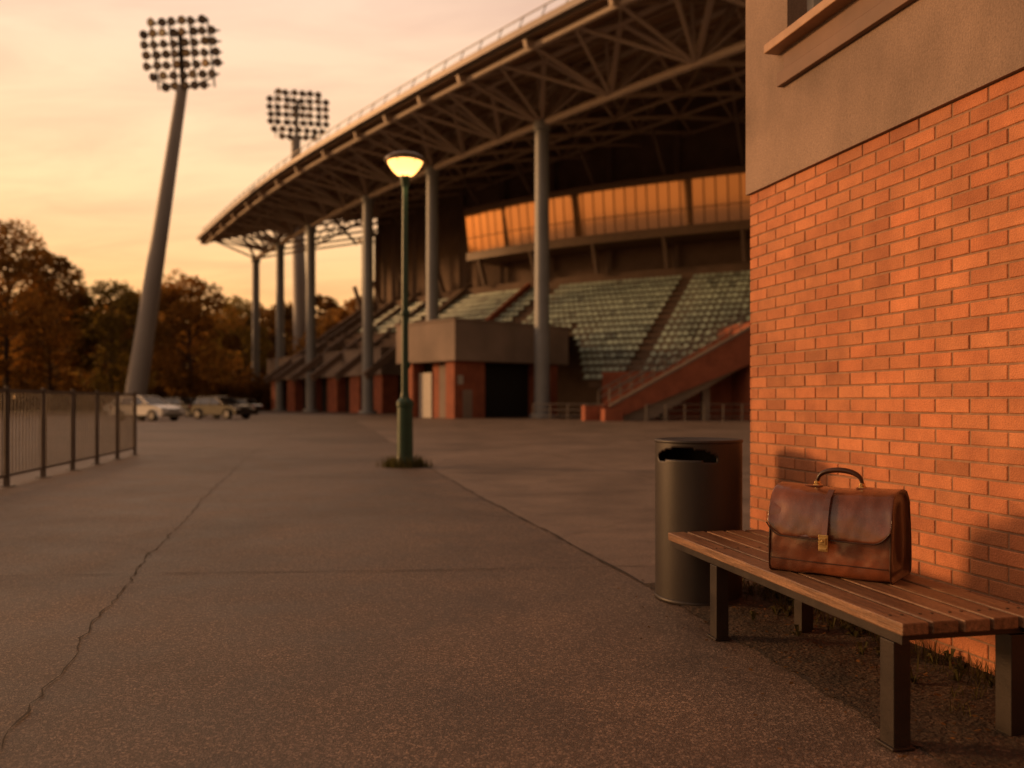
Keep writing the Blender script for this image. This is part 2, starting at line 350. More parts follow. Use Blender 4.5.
for sgn,k0 in((-1,0),(1,(len(secs)-1)*npf)):
    prev=[k0+i for i in range(npf)]
    for sc_,dx in((.92,-.004),(.80,-.020),(.45,-.010),(.12,-.034)):
        cur=[]
        for y,z in pr:
            zz=.16+(z-.16)*(.6+.4*sc_)
            vs.append((sgn*(LN/2+dx),y*sc_,zz)); cur.append(len(vs)-1)
        for i in range(npf): fs.append((prev[i],prev[(i+1)%npf],cur[(i+1)%npf],cur[i]))
        prev=cur
    fs.append(tuple(prev))
mb.add(vs,fs); o=localobj(mb,'body',[M_leather],brief,smooth=True)
for p in o.data.polygons:
    if p.index>=(len(secs)-1)*npf: p.material_index=1
o.data.materials.append(M_leath2)
s=o.modifiers.new('s','SUBSURF'); s.levels=s.render_levels=3
tx=bpy.data.textures.new('lw','CLOUDS'); tx.noise_scale=.13; tx.noise_depth=2
d=o.modifiers.new('d','DISPLACE'); d.texture=tx; d.strength=.013; d.mid_level=.5; d.texture_coords='LOCAL'
# flap
path=[(.091,.27),(.082,.305),(.061,.338),(.022,.353),(-.022,.353),(-.061,.342),(-.084,.316),(-.097,.272),(-.106,.222),(-.112,.180),(-.115,.150)]
mb=MB(); nx=32; vs=[];fs=[]
def cutf(u): return (max(0,(abs(u)-.72)/.28)**2.2)*.05
for k in range(nx+1):
    u=-1+2*k/nx; x=u*(LN/2+.004)
    bul=1+.06*(1-u*u); sag=-.010*(1-u*u)
    for i,(y,z) in enumerate(path):
        if i>=6:
            t=(i-6)/4; z2=z+cutf(u)*t; y2=y
        else: z2=z+sag; y2=y
        vs.append((x,y2*bul,z2))
m_=len(path)
for k in range(nx):
    for i in range(m_-1): fs.append((k*m_+i,(k+1)*m_+i,(k+1)*m_+i+1,k*m_+i+1))
mb.add(vs,fs); o=localobj(mb,'flap',[M_leather],brief,smooth=True)
s=o.modifiers.new('so','SOLIDIFY'); s.thickness=.005; s.offset=1
s=o.modifiers.new('s','SUBSURF'); s.levels=s.render_levels=2
d=o.modifiers.new('d','DISPLACE'); d.texture=tx; d.strength=.010; d.mid_level=.5; d.texture_coords='LOCAL'
def tubecurve(name,pts,r,m,parent,cyc=False,rads=None):
    cu=bpy.data.curves.new(name,'CURVE'); cu.dimensions='3D'; sp=cu.splines.new('POLY'); sp.points.add(len(pts)-1)
    for i,p in enumerate(pts):
        sp.points[i].co=(*p,1)
        if rads: sp.points[i].radius=rads[i]
    sp.use_cyclic_u=cyc; sp.use_smooth=True; cu.bevel_depth=r; cu.bevel_resolution=3; cu.use_fill_caps=True; cu.materials.append(m)
    o=bpy.data.objects.new(name,cu); sc.collection.objects.link(o); o.parent=parent; return o
for sx in(-1,1):
    x=sx*(LN/2-.002)
    tubecurve('edge_piping',[(x,y*1.0,z) for y,z in pr],.0038,M_leath2,brief,True)
def fedge(off,yy):
    e=[]
    for k in range(nx+1):
        u=-1+2*k/nx; u2=u*(1-off*3)
        e.append((u2*(LN/2+.004),(yy+off*.25)*(1+.06*(1-u2*u2)),.150+off+cutf(u2)))
    return e
tubecurve('flap_edge',fedge(0,-.118),.0030,M_leath2,brief)
tubecurve('pocket_seam',[(-LN/2+.01+i*(LN-.02)/16,-.1065*(1+.06*(1-((i-8)/8)**2))-.001,.055) for i in range(17)],.0018,M_leath2,brief)
mb=MB()
vs=[];fs=[]
sp_=[(-.062,.350),(-.092,.318),(-.105,.272),(-.114,.222),(-.121,.180),(-.124,.150),(-.124,.118)]
for g_,h_ in((-.004,-.008),(.006,-.008)):
    for y,z in sp_:
        for x in(-.012,.012): vs.append((x,y*1.06-(.004 if g_<0 else -.006),z+h_))
q=len(sp_)
for i in range(q-1):
    fs+= [(2*i,2*i+1,2*i+3,2*i+2),(2*i,2*i+2,2*q+2*i+2,2*q+2*i),(2*i+1,2*q+2*i+1,2*q+2*i+3,2*i+3)]
fs.append((2*q-2,2*q-1,4*q-1,4*q-2))
mb.add(vs,fs); localobj(mb,'strap',[M_leather],brief,smooth=False)
mb=MB(); mb.box((0,-.137,.140),(.042,.008,.066)); mb.box((0,-.143,.148),(.029,.006,.028)); mb.box((0,-.142,.117),(.034,.005,.010)); mb.cyl((0,-.145,.148),(0,-.149,.148),.006,n=16)
localobj(mb,'brass_lock',[M_brass],brief,bevel=.002)
hp=[]; hr=[]
for i in range(29):
    t=i/28; a=math.pi*t; x=-.10*math.cos(a); z=.347+.068*math.sin(a)**.6
    hp.append((x,0.0,z)); hr.append(.75+.45*math.sin(a))
o=tubecurve('handle',hp,.0095,M_leath2,brief,False,hr)
mb=MB()
for sx in(-1,1):
    mb.box((sx*.10,0,.349),(.024,.026,.010)); mb.cyl((sx*.10,-.013,.360),(sx*.10,.013,.360),.008,n=14)
localobj(mb,'handle_mounts',[M_brass],brief,bevel=.002)
mb=MB()
for sx in(-1,1): mb.box((sx*.115,0,.3465),(.070,.036,.006))
localobj(mb,'handle_tabs',[M_leather],brief,bevel=.002)

# ---------------------------------------------------------------- street lamp
M_green=mat('green_paint',(.012,.055,.03),(.009,.038,.021),scale=5,rough=.4,bump=.1)
M_lampglow=mat('lamp_glow',(.9,.7,.4),rough=.4,emis=(1,.44,.11),estr=3.4)
M_lampglass=mat('lamp_housing',(.12,.075,.04),rough=.35)
LP=G(405,467); lp=empty('street_lamp',LP)
mb=MB(); mb.lathe((0,0,0),[(.24,0),(.24,.04),(.19,.06),(.165,.10),(.155,.25),(.15,1.15),(.165,1.17),(.165,1.25),(.13,1.29),(.085,1.34),(.075,1.45)],24)
localobj(mb,'base_sleeve',[M_green],lp,smooth=False,bevel=.004)
mb=MB(); mb.lathe((0,0,0),[(.072,1.40),(.066,2.6),(.058,4.4),(.05,5.48)],20); mb.lathe((0,0,0),[(.075,5.40),(.082,5.42),(.082,5.50),(.10,5.54),(.10,5.58),(.06,5.60)],20); mb.lathe((0,0,0),[(.085,2.9),(.092,2.92),(.092,2.98),(.085,3.0)],20)
mb.obox((.066,-.04,1.9),(.03,0,0),(0,.08,0),(0,0,.12))
localobj(mb,'pole',[M_green],lp,smooth=True)
mb=MB(); mb.lathe((0,0,0),[(.09,5.585),(.16,5.62),(.24,5.70),(.31,5.80),(.345,5.875)],32); localobj(mb,'diffuser',[M_lampglow],lp,smooth=True)
mb=MB(); mb.lathe((0,0,0),[(.345,5.855),(.39,5.862),(.40,5.89),(.37,5.94),(.27,6.0),(.13,6.035),(.05,6.045),(.04,6.08),(.001,6.09)],32)
for i in range(6):
    a=i*math.pi/3+.2; mb.cyl((.095*math.cos(a),.095*math.sin(a),5.58),(.352*math.cos(a),.352*math.sin(a),5.875),.012,n=6)
localobj(mb,'cap',[M_lampglass],lp,smooth=True)
pl_=bpy.data.lights.new('lamp_bulb','POINT'); pl_.energy=40; pl_.color=(1,.55,.22); pl_.shadow_soft_size=.3; po=bpy.data.objects.new('lamp_bulb',pl_); sc.collection.objects.link(po); po.parent=lp; po.location=(0,0,5.5)
mb=MB(); rnd=random.Random(21)
for t in range(800):
    a=rnd.uniform(0,6.28); r_=.17+abs(rnd.gauss(0,.10)); p=LP+Vector((r_*math.cos(a)*1.3,r_*math.sin(a),0))
    c=rnd.uniform(.6,1.9); blade(mb,p,rnd.uniform(.04,.30)*(1.1-r_),rnd.uniform(.0,.08),.006,rnd.uniform(0,6.28),(c,c,c*.8))
mb.obj('weeds',[M_grass])

# ---------------------------------------------------------------- fence
M_fence=mat('fence_metal',(.15,.12,.105),(.10,.08,.07),scale=3,rough=.45,metal=.3)
f0=Vector((-6.35,6.6,0)); f1=Vector((-8.92,20.1,0)); fd=(f1-f0).normalized(); FL=(f1-f0).length; fn=Vector((fd.y,-fd.x,0))
fe=empty('metal_fence',f0)
mb=MB(); npst=9
for i in range(npst+1):
    p=f0+fd*FL*i/npst; mb.box(p+Vector((0,0,.735)),(.07,.07,1.47),0,math.atan2(fd.y,fd.x)); mb.box(p+Vector((0,0,.006)),(.18,.18,.012),0,math.atan2(fd.y,fd.x)); 
    mb.cyl(p+Vector((0,0,1.47)),p+Vector((0,0,1.49)),.03,n=8)
mb.obj('posts',[M_fence],fe)
mb=MB()
for z,h in((1.42,.05),(.16,.04)): mb.beam(f0+Vector((0,0,z)),f1+Vector((0,0,z)),.04,h)
mb.obj('rails',[M_fence],fe)
mb=MB(); nb_=int(FL/.135)
for i in range(nb_):
    p=f0+fd*FL*(i+.5)/nb_; mb.cyl(p+Vector((0,0,.17)),p+Vector((0,0,1.40)),.011,n=6)
mb.obj('bars',[M_fence],fe)

# ---------------------------------------------------------------- cars
M_tyre=mat('tyre',(.015,.015,.015),rough=.85); M_rim=mat('rim',(.4,.4,.42),rough=.35,metal=.9)
M_cg=glass('car_glass',(.015,.018,.02)); M_hl=mat('headlight',(.7,.7,.68),rough=.2); M_tl=mat('taillight',(.35,.02,.015),rough=.25)
M_plate=mat('trim_black',(.02,.02,.02),rough=.6)
def car(name,loc,rz,paint,hatch=True,sc_=1.0):
    e=empty(name,loc,rz); e.scale=(sc_,sc_,sc_)
    low=[(-2.15,.32),(-2.2,.55),(-2.12,.86),(-1.98,.95),(-1.5,1.0),(.95,.97),(1.75,.86),(2.12,.70),(2.2,.5),(2.12,.28)]
    def arch(cx):
        return [(cx+.40*math.cos(a),.30+.40*math.sin(a)) for a in [math.radians(d_) for d_ in range(0,181,20)]]
    bot=[(2.12,.28)]+[(x,max(z,.22)) for x,z in arch(1.35)]+[(x,max(z,.22)) for x,z in arch(-1.33)]+[(-2.15,.32)]
    poly=low[:-1]+bot[:-1]
    mb=MB(); n=len(poly); vs=[]
    lay=[(-.80,.06),(-.885,.02),(-.90,.0),(.90,.0),(.885,.02),(.80,.06)]
    for y,ins in lay:
        for x,z in poly:
            up=max(0,(z-.6)/.4)
            vs.append((x*(1-ins*.5),y*(1-.06*up),z-ins*.4*(1 if z>.6 else 0)))
    fs=[(k*n+i,k*n+(i+1)%n,(k+1)*n+(i+1)%n,(k+1)*n+i) for k in range(len(lay)-1) for i in range(n)]
    fs+=[tuple(range(n))[::-1],tuple(range((len(lay)-1)*n,len(lay)*n))]
    mb.add(vs,fs); localobj(mb,'body',[paint],e,bevel=.01)
    rear=-2.02 if hatch else -1.75
    x0,x1,x2,x3=rear+.02,(-1.62 if hatch else -1.15),.15,1.02
    def cab(ins,zt,yb,yt):
        return [(x0+ins,-yb,.93),(x3-ins,-yb,.93),(x3-ins,yb,.93),(x0+ins,yb,.93),(x1,-yt,zt),(x2,-yt,zt),(x2,yt,zt),(x1,yt,zt)]
    mb=MB(); mb.add(cab(.03,1.43,.80,.62),[(0,1,5,4),(1,2,6,5),(2,3,7,6),(3,0,4,7)]); localobj(mb,'windows',[M_cg],e)
    mb=MB(); P=cab(0,1.44,.82,.635); V=[Vector(p) for p in P]
    for a,b in((0,4),(1,5),(2,6),(3,7),(4,5),(7,6),(4,7),(5,6)): mb.beam(V[a],V[b],.07,.07)
    for sgn in(-1,1):
        for t in(.42,.05): 
            xx=-.35 if t>.3 else -1.35
            mb.beam((xx,sgn*.815,.94),(xx+.02,sgn*.64,1.43),.07,.04)
    mb.add([(x1,-.63,1.44),(x2,-.63,1.44),(x2,.63,1.44),(x1,.63,1.44),(x1+.2,-.45,1.49),(x2-.15,-.45,1.49),(x2-.15,.45,1.49),(x1+.2,.45,1.49)],[(0,1,5,4),(1,2,6,5),(2,3,7,6),(3,0,4,7),(4,5,6,7)])
    for sgn in(-1,1): mb.box((.78,sgn*.95,1.0),(.12,.16,.12))
    localobj(mb,'roof_and_pillars',[paint],e,bevel=.01)
    mb=MB()
    for cx in(1.35,-1.33):
        for sgn in(-1,1):
            mb.cyl((cx,sgn*.68,.32),(cx,sgn*.89,.32),.32,n=24,m=0); mb.cyl((cx,sgn*.885,.32),(cx,sgn*.905,.32),.20,n=20,m=1)
            for q in range(5):
                a=q*2*math.pi/5; mb.box((cx+.11*math.cos(a),sgn*.907,.32+.11*math.sin(a)),(.05,.01,.05),0)
    localobj(mb,'wheels',[M_tyre,M_rim],e)
    mb=MB()
    for sgn in(-1,1):
        mb.box((2.02,sgn*.64,.70),(.26,.34,.13),0); mb.box((-2.12,sgn*.70,.80),(.14,.26,.18),1)
    mb.box((2.16,0,.62),(.06,.8,.10),2); mb.box((2.16,0,.40),(.07,1.3,.12),2); mb.box((-2.17,0,.42),(.06,1.4,.12),2)
    for sgn in(-1,1): mb.box((0,sgn*.895,.30),(2.0,.02,.10),2); mb.box((-.1,sgn*.893,.80),(.16,.03,.03),2); mb.box((-1.05,sgn*.893,.80),(.16,.03,.03),2)
    localobj(mb,'lights_and_trim',[M_hl,M_tl,M_plate],e,bevel=.01)
M_white=mat('paint_white',(.78,.76,.74),(.76,.74,.72),rough=.25,coat=.6); M_blk=mat('paint_black',(.02,.02,.022),rough=.2,coat=.8); M_gry=mat('paint_grey',(.045,.045,.05),rough=.22,coat=.8)
def gp_(px,Y): return Vector(((px-512)/F*Y,Y,0))
car('parked_car',gp_(147,57),math.radians(-25),M_white,True,1.12)
car('parked_car',gp_(182,72),math.radians(-20),M_gry,False,1.1)
car('parked_car',gp_(222,63),math.radians(-28),M_blk,True,1.12)
car('parked_car',gp_(238,84),math.radians(165),M_blk,False,1.05)
car('parked_car',gp_(132,84),math.radians(10),M_white,False,1.1)

# ---------------------------------------------------------------- floodlight masts
M_mast=mat('mast_steel',(.32,.30,.30),(.28,.26,.26),scale=.3,rough=.55,metal=.1)
M_lens=mat('flood_lens',(.45,.40,.32),(.2,.17,.14),scale=.8,rough=.15,metal=.7)
def mast(base,top,r0,r1,cw,ch,face,seed):
    e=empty('floodlight_mast',base); base=Vector(base); top=Vector(top)
    mb=MB(); mb.cyl(base,top,r0,r1,32,cap=False)
    mb.obj('mast_pole',[M_mast],e,smooth=True)
    mb=MB(); mb.cyl(base,base+Vector((0,0,.5)),r0*1.5,n=20); mb.obj('mast_foot',[M_mast],e)
    ax=Vector((math.cos(face),math.sin(face),0)); nn=Vector((math.sin(face),-math.cos(face),-.25)).normalized(); up=ax.cross(nn)*-1
    if up.z<0: up=-up
    c=top+up*ch*.42+ax*.5
    mb=MB(); ml=MB(); rowsn=7; cnt=[6,8,8,8,8,7,5]; rr=random.Random(seed)
    for j in range(rowsn):
        y=(.5-(j+.5)/rowsn)*ch; half=cw/2*(cnt[j]/8.0)
        mb.beam(c+up*y-ax*half,c+up*y+ax*half,.14,.14)
        for i in range(cnt[j]):
            x=-half+2*half*(i+.5)/cnt[j]; p=c+up*(y+.02)+ax*x+nn*.15
            r_=cw/8*.42; aim=(nn+ax*rr.uniform(-.25,.35)+up*rr.uniform(-.2,.1)).normalized()
            ml.cyl(p,p+aim*.5,r_*.6,r_,12,m=0); ml.cyl(p+aim*.501,p+aim*.53,r_*.74,r_*.74,12,m=1)
            mb.cyl(p-nn*.3,p,r_*.35,n=8)
    for x in(-.42,-.15,.15,.42): mb.beam(c-up*ch*.46+ax*cw*x*.85,c+up*ch*.46+ax*cw*x*.85,.16,.16)
    mb.beam(top-up*.8,c+up*ch*.3,.5,.4)
    for sx in(-1,1): mb.beam(top-up*.5,c-up*ch*.3+ax*sx*cw*.4,.15,.15)
    mb.obj('lamp_frame',[M_darkmetal],e); ml.obj('floodlights',[M_darkmetal,M_lens],e)
b1=Vector(((133-512)/F*100,100,0)); t1=Vector(((182.5-512)/F*100,100,H+(402-86)/F*100))
mast(b1,t1,1.25,.62,9.8,8.2,math.radians(-8),1)
b2=Vector(((303-512)/F*150,150,0)); t2=Vector(((295.5-512)/F*150,150,H+(402-137)/F*150))
mast(b2,t2,1.5,.8,10.8,8.6,math.radians(12),2)

# ---------------------------------------------------------------- stadium
st=empty('stadium',(0,70,0))
M_col=mat('column_steel',(.23,.245,.27),(.185,.195,.215),scale=.4,rough=.5,metal=.1)
M_truss=mat('truss_steel',(.54,.45,.38),(.44,.36,.30),scale=.4,rough=.5,metal=.0)
M_gutter=mat('gutter_steel',(.27,.22,.19),(.21,.17,.15),scale=.4,rough=.45,metal=.2)
M_roof=mat('roof_sheet',(.24,.19,.16),(.18,.145,.12),scale=.3,rough=.5,metal=.3)
M_under=mat('roof_underside',(.40,.25,.16),(.27,.17,.11),scale=.25,rough=.6)
M_sconc=mat('stadium_concrete',(.28,.215,.18),(.20,.155,.13),scale=.35,rough=.85,big=.2,bigscale=.15)
M_dkc=mat('dark_concrete',(.20,.135,.10),(.13,.09,.068),scale=.5,rough=.9)
M_sbrick=mat('red_brick',(.33,.10,.052),(.22,.065,.036),scale=1.2,rough=.85,fine=.15,fscale=8)
M_seat=mat('seat_plastic',(.44,.56,.49),(.35,.45,.40),scale=.4,rough=.4,attr=True)
M_band=glass('band_glass_sunset_tint',(.66,.40,.23),.07,.5,.88)  # orange metallic tint in the glass colour strengthens the sunset reflection
M_mull=mat('mullion',(.26,.17,.11),rough=.5)
M_rail=mat('railing',(.22,.19,.17),rough=.5,metal=.4)
CY=[20,38,45,52,67,80,91,106,118,130,134]; CX=[43.5,27,20.5,14.4,2.2,-7.5,-15.7,-25.2,-32.2,-39.2,-41.4]
cxs=lambda y: float(np.interp(y,CY,CX))
ys=np.linspace(22,130.5,112); xs=np.array([np.mean([cxs(y+d_) for d_ in np.linspace(-9,9,13)]) if y<124 else cxs(y) for y in ys])
Pc=[Vector((x,y,0)) for x,y in zip(xs,ys)]
al=[0]
for a,b in zip(Pc[:-1],Pc[1:]): al.append(al[-1]+(b-a).length)
TL=al[-1]
def CS(u):
    x=float(np.interp(u,al,[p.x for p in Pc])); y=float(np.interp(u,al,[p.y for p in Pc]))
    u2=min(u+1,TL); u1=max(u-1,0)
    t=Vector((float(np.interp(u2,al,[p.x for p in Pc]))-float(np.interp(u1,al,[p.x for p in Pc])),float(np.interp(u2,al,[p.y for p in Pc]))-float(np.interp(u1,al,[p.y for p in Pc])),0)).normalized()
    n=Vector((t.y,-t.x,0))
    return Vector((x,y,0)),t,n
def SP(u,w_,z):
    p,t,n=CS(u); return p+n*w_+Vector((0,0,z))
uY=lambda y: float(np.interp(y,ys,al))
sec=[(-8.0,25.2),(-4,26.5),(2,28.3),(12,31.0),(24,32.6),(38,33.2)]
mb=MB(); NU=60; vs=[];fs=[]
for i in range(NU+1):
    u=TL*i/NU
    for w_,z in sec: vs.append(SP(u,w_,z+.9))
    for w_,z in sec: vs.append(SP(u,w_,z))
k=len(sec)
for i in range(NU):
    for j in range(k-1):
        a=i*2*k+j; b=(i+1)*2*k+j; fs.append((a,a+1,b+1,b))
    fs.append((i*2*k,(i+1)*2*k,(i+1)*2*k+k,i*2*k+k))
    fs.append((i*2*k+k-1,(i+1)*2*k+k-1,(i+1)*2*k+2*k-1,i*2*k+2*k-1))
fs.append(tuple([NU*2*k+j for j in range(k)]+[NU*2*k+k+j for j in range(k)][::-1]))
mb.add(vs,fs,0)
fs=[(i*2*k+k+j,(i+1)*2*k+k+j,(i+1)*2*k+k+j+1,i*2*k+k+j+1) for i in range(NU) for j in range(k-1)]
mb.add(vs,fs,1); mb.obj('roof',[M_roof,M_under],st)
mb=MB()
for i in range(NU):
    u0,u1=TL*i/NU,TL*(i+1)/NU
    mb.beam(SP(u0,-8.3,25.55),SP(u1,-8.3,25.55),.40,.45,0); mb.beam(SP(u0,-7.7,26.9),SP(u1,-7.7,26.9),.07,.07,0)
    mb.cyl(SP(u0,-8.1,26.0),SP(u0,-7.7,26.9),.04,n=5)
mb.obj('roof_gutter',[M_gutter],st)
cyl_Y=[35,49.3,67,80,91,106,118,130]
mb=MB()
colU=[uY(y) for y in cyl_Y]
for u in colU:
    p=SP(u,0,0); mb.cyl(p,p+Vector((0,0,23)),.62,.55,24,cap=False)
mb.obj('columns',[M_col],st,smooth=True)
mb=MB()
for u in colU:
    p=SP(u,0,0); mb.cyl(p,p+Vector((0,0,.35)),1.0,.95,16); mb.cyl(p+Vector((0,0,22.6)),p+Vector((0,0,23.3)),.7,.7,16)
mb.obj('column_bases',[M_col],st)
mb=MB(); nodes=[]
for a,b in zip(colU[:-1],colU[1:]):
    kk=3 if b-a>15 else 2
    nodes+=[a+(b-a)*q/kk for q in range(kk)]
nodes.append(colU[-1]); nodes.append(TL-.1)
for i,(a,b) in enumerate(zip(nodes[:-1],nodes[1:])):
    m_=(a+b)/2
    mb.cyl(SP(a,0,23.2),SP(b,0,23.2),.30,n=8); mb.cyl(SP(a,-7.2,24.9),SP(b,-7.2,24.9),.22,n=8)
    mb.cyl(SP(a,4.5,28.4),SP(b,4.5,28.4),.26,n=8); mb.cyl(SP(a,-3,26.3),SP(b,-3,26.3),.24,n=8)
    if i==len(nodes)-2: continue
    for w_,z,rr_ in((-7.2,24.9,.15),(4.5,28.4,.16),(-3,26.3,.22)):
        mb.cyl(SP(a,0,23.2),SP(m_,w_,z),rr_,n=6); mb.cyl(SP(b,0,23.2),SP(m_,w_,z),rr_,n=6)
    mb.cyl(SP(a,0,23.2),SP(a,-7.2,24.9),.15,n=6); mb.cyl(SP(a,0,23.2),SP(a,4.5,28.4),.15,n=6); mb.cyl(SP(a,0,23.2),SP(a,-.5,27.3),.15,n=6)
    mb.cyl(SP(a,-7.2,24.9),SP(m_,-3,26.3),.1,n=5); mb.cyl(SP(m_,-3,26.3),SP(b,-7.2,24.9),.1,n=5)
mb.obj('edge_truss',[M_truss],st)
mb=MB()
zt=lambda w_: float(np.interp(w_,[s_[0] for s_ in sec],[s_[1] for s_ in sec]))-.5
for u in nodes[:-1]:
    for (w0,z0),(w1,z1) in zip(sec[:-1],sec[1:]): mb.beam(SP(u,w0,z0-.35),SP(u,w1,z1-.35),.3,.55)
    low=[(0,23.2),(8,25.2),(16,27.0),(24,28.4),(34,29.4)]
    for i,((w0,z0),(w1,z1)) in enumerate(zip(low[:-1],low[1:])):
        mb.beam(SP(u,w0,z0),SP(u,w1,z1),.28,.28); wm=(w0+w1)/2
        mb.beam(SP(u,w0,z0),SP(u,wm,zt(wm)),.2,.2); mb.beam(SP(u,w1,z1),SP(u,wm,zt(wm)),.2,.2)
for w_ in range(-6,36,3):
    z=zt(w_)+.35
    for i in range(30): mb.beam(SP(TL*i/30,w_,z),SP(TL*(i+1)/30,w_,z),.14,.22)
for w_,z in((8,25.2),(16,27.0),(24,28.4)):
    for i in range(30): mb.beam(SP(TL*i/30,w_,z),SP(TL*(i+1)/30,w_,z),.22,.22)
mb.obj('roof_rafters',[mat('rafter_steel',(.50,.38,.29),rough=.5)],st)
BX=[60,44,23.5,6.2,-4.5,-14.5,-22.5]; BY=[66.5,73,80,89.4,98.4,110,122]
seg=[0]
for i in range(len(BX)-1): seg.append(seg[-1]+math.hypot(BX[i+1]-BX[i],BY[i+1]-BY[i]))
BT=seg[-1]
def BS(t,d_=0,z=0):
    f=lambda q:(float(np.mean([np.interp(min(max(q+e_,0),BT),seg,BX) for e_ in (-6,-3,0,3,6)])),float(np.mean([np.interp(min(max(q+e_,0),BT),seg,BY) for e_ in(-6,-3,0,3,6)])))
    x,y=f(t); x1,y1=f(min(t+1,BT)); x0,y0=f(max(t-1,0)); tv=Vector((x1-x0,y1-y0,0)).normalized(); n=Vector((-tv.y,tv.x,0))
    return Vector((x,y,z))+n*d_
sgn_=1 if (BS(40,1)-BS(40,0)).y<0 else -1
def bs(t,d_=0,z=0): return BS(t,d_*sgn_,z)
def inside(p,m=3.0): return p.x>float(np.interp(p.y,ys,xs))+m*1.28 and not (p.x<6 and p.y<80 and p.x>-12)
NT=64; dt=BT/NT
NR=17; D0=17.2; Z0=2.8; rise=.63; tread=1.0
mb=MB(); V=lambda p,z_:(p.x,p.y,z_)
for i in range(NT):
    t0,t1_=i*dt,(i+1)*dt
    for r_ in range(NR):
        d_=D0-r_*tread; z=Z0+r_*rise
        a,b=bs(t0,d_),bs(t1_,d_)
        if not(inside(a) and inside(b)): continue
        c_,d2=bs(t1_,d_-tread),bs(t0,d_-tread)
        mb.add([V(a,z),V(b,z),V(c_,z),V(d2,z),V(a,z-rise-.3),V(b,z-rise-.3)],[(0,1,2,3),(4,5,1,0)])
    a,b=bs(t0,D0+.02),bs(t1_,D0+.02)
    if inside(a) and inside(b): mb.add([V(a,0),V(b,0),V(b,Z0+.9),V(a,Z0+.9)],[(0,1,2,3)],1)
mb.obj('terraces',[M_dkc,M_sbrick],st)
mb=MB(); rnd=random.Random(3)
for r_ in range(NR):
    d_=D0-r_*tread-.55; z=Z0+r_*rise; t=4.0
    while t<BT-14:
        if t%15.0>1.3:
            p=bs(t,d_); 
            if inside(p,5):
                q=bs(t+.5,d_); ax=(q-p).normalized()*.44; n=(bs(t,d_+1)-p).normalized(); c=rnd.uniform(.75,1.15)
                if rnd.random()<.07: c*=.5
                mb.obox(p+Vector((0,0,z+.36)),ax,n*.38,(0,0,.06),0,c)
                mb.obox(p+Vector((0,0,z+.38))-n*.06,ax,n*.05,(-n.x*.08,-n.y*.08,.38),0,c)
        t+=.56
mb.obj('seats',[M_seat],st)
mb=MB()
for t in (34.2,64):
    for r_ in range(NR):
        p=bs(t,D0-r_*tread); q=bs(t,D0-(r_+1)*tread)
        if inside(p,4): mb.beam(p+Vector((0,0,Z0+r_*rise+.35)),q+Vector((0,0,Z0+(r_+1)*rise+.35)),.35,.9)
mb.obj('aisle_walls',[M_sbrick],st)
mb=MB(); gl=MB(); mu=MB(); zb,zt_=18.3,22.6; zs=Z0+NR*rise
gEnd=BT-30
for i in range(NT):
    t0,t1_=i*dt,(i+1)*dt
    a,b=bs(t0,0),bs(t1_,0)
    mb.add([V(a,0),V(b,0),V(b,zs+1),V(a,zs+1)],[(0,1,2,3)],0)
    a2,b2=bs(t0,-3),bs(t1_,-3)
    mb.add([V(a,zs+1),V(b,zs+1),V(b2,zs+1),V(a2,zs+1)],[(0,1,2,3)],0)
    mb.add([V(a2,zs+1),V(b2,zs+1),V(b2,33),V(a2,33)],[(0,1,2,3)],0)
mb.obj('rear_wall',[M_dkc],st)
mb=MB()
ng=64
for i in range(ng):
    t0,t1_=gEnd*i/ng,gEnd*(i+1)/ng
    a,b=bs(t0,1.2),bs(t1_,1.2); a_,b_=bs(t0,1.75),bs(t1_,1.75)
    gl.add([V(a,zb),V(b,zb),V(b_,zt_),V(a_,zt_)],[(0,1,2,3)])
    mu.beam(Vector(V(a,zb)),Vector(V(a_,zt_)),.10,.10)
    mu.beam(Vector(V(a.lerp(a_,.38),zb+.38*(zt_-zb))),Vector(V(b.lerp(b_,.38),zb+.38*(zt_-zb))),.08,.08)
    mb.obox(Vector(V(bs(t0,-3),zb-.9)),b-a,bs(t0,1.6)-bs(t0,-3),(0,0,.88),0)
    mb.obox(Vector(V(bs(t0,-3),zt_+.02)),b-a,bs(t0,2.0)-bs(t0,-3),(0,0,.6),0)
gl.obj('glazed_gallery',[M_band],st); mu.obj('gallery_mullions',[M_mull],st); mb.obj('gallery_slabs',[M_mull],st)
mb=MB()
for i in range(14):
    t=3+i*7.5
    if t>BT: break
    mb.beam(bs(t,.4,zs+1),bs(t,1.4,zb-.9),.35,.5); mb.beam(bs(t,-2.4,zs),bs(t,-2.4,31),.5,.5)
    mb.beam(bs(t,1,zt_+.7),bs(t,8,30),.25,.3)
for i in range(6):
    t=gEnd+2+i*5.2
    if t>BT: break
    mb.beam(bs(t,14,4),bs(t,-1,15),.45,.8); mb.beam(bs(t,0,0),bs(t,0,24),.5,.5); mb.beam(bs(t,7,0),bs(t,7,10),.4,.4)
mb.obj('raking_struts',[mat('strut',(.20,.14,.11),rough=.7)],st)
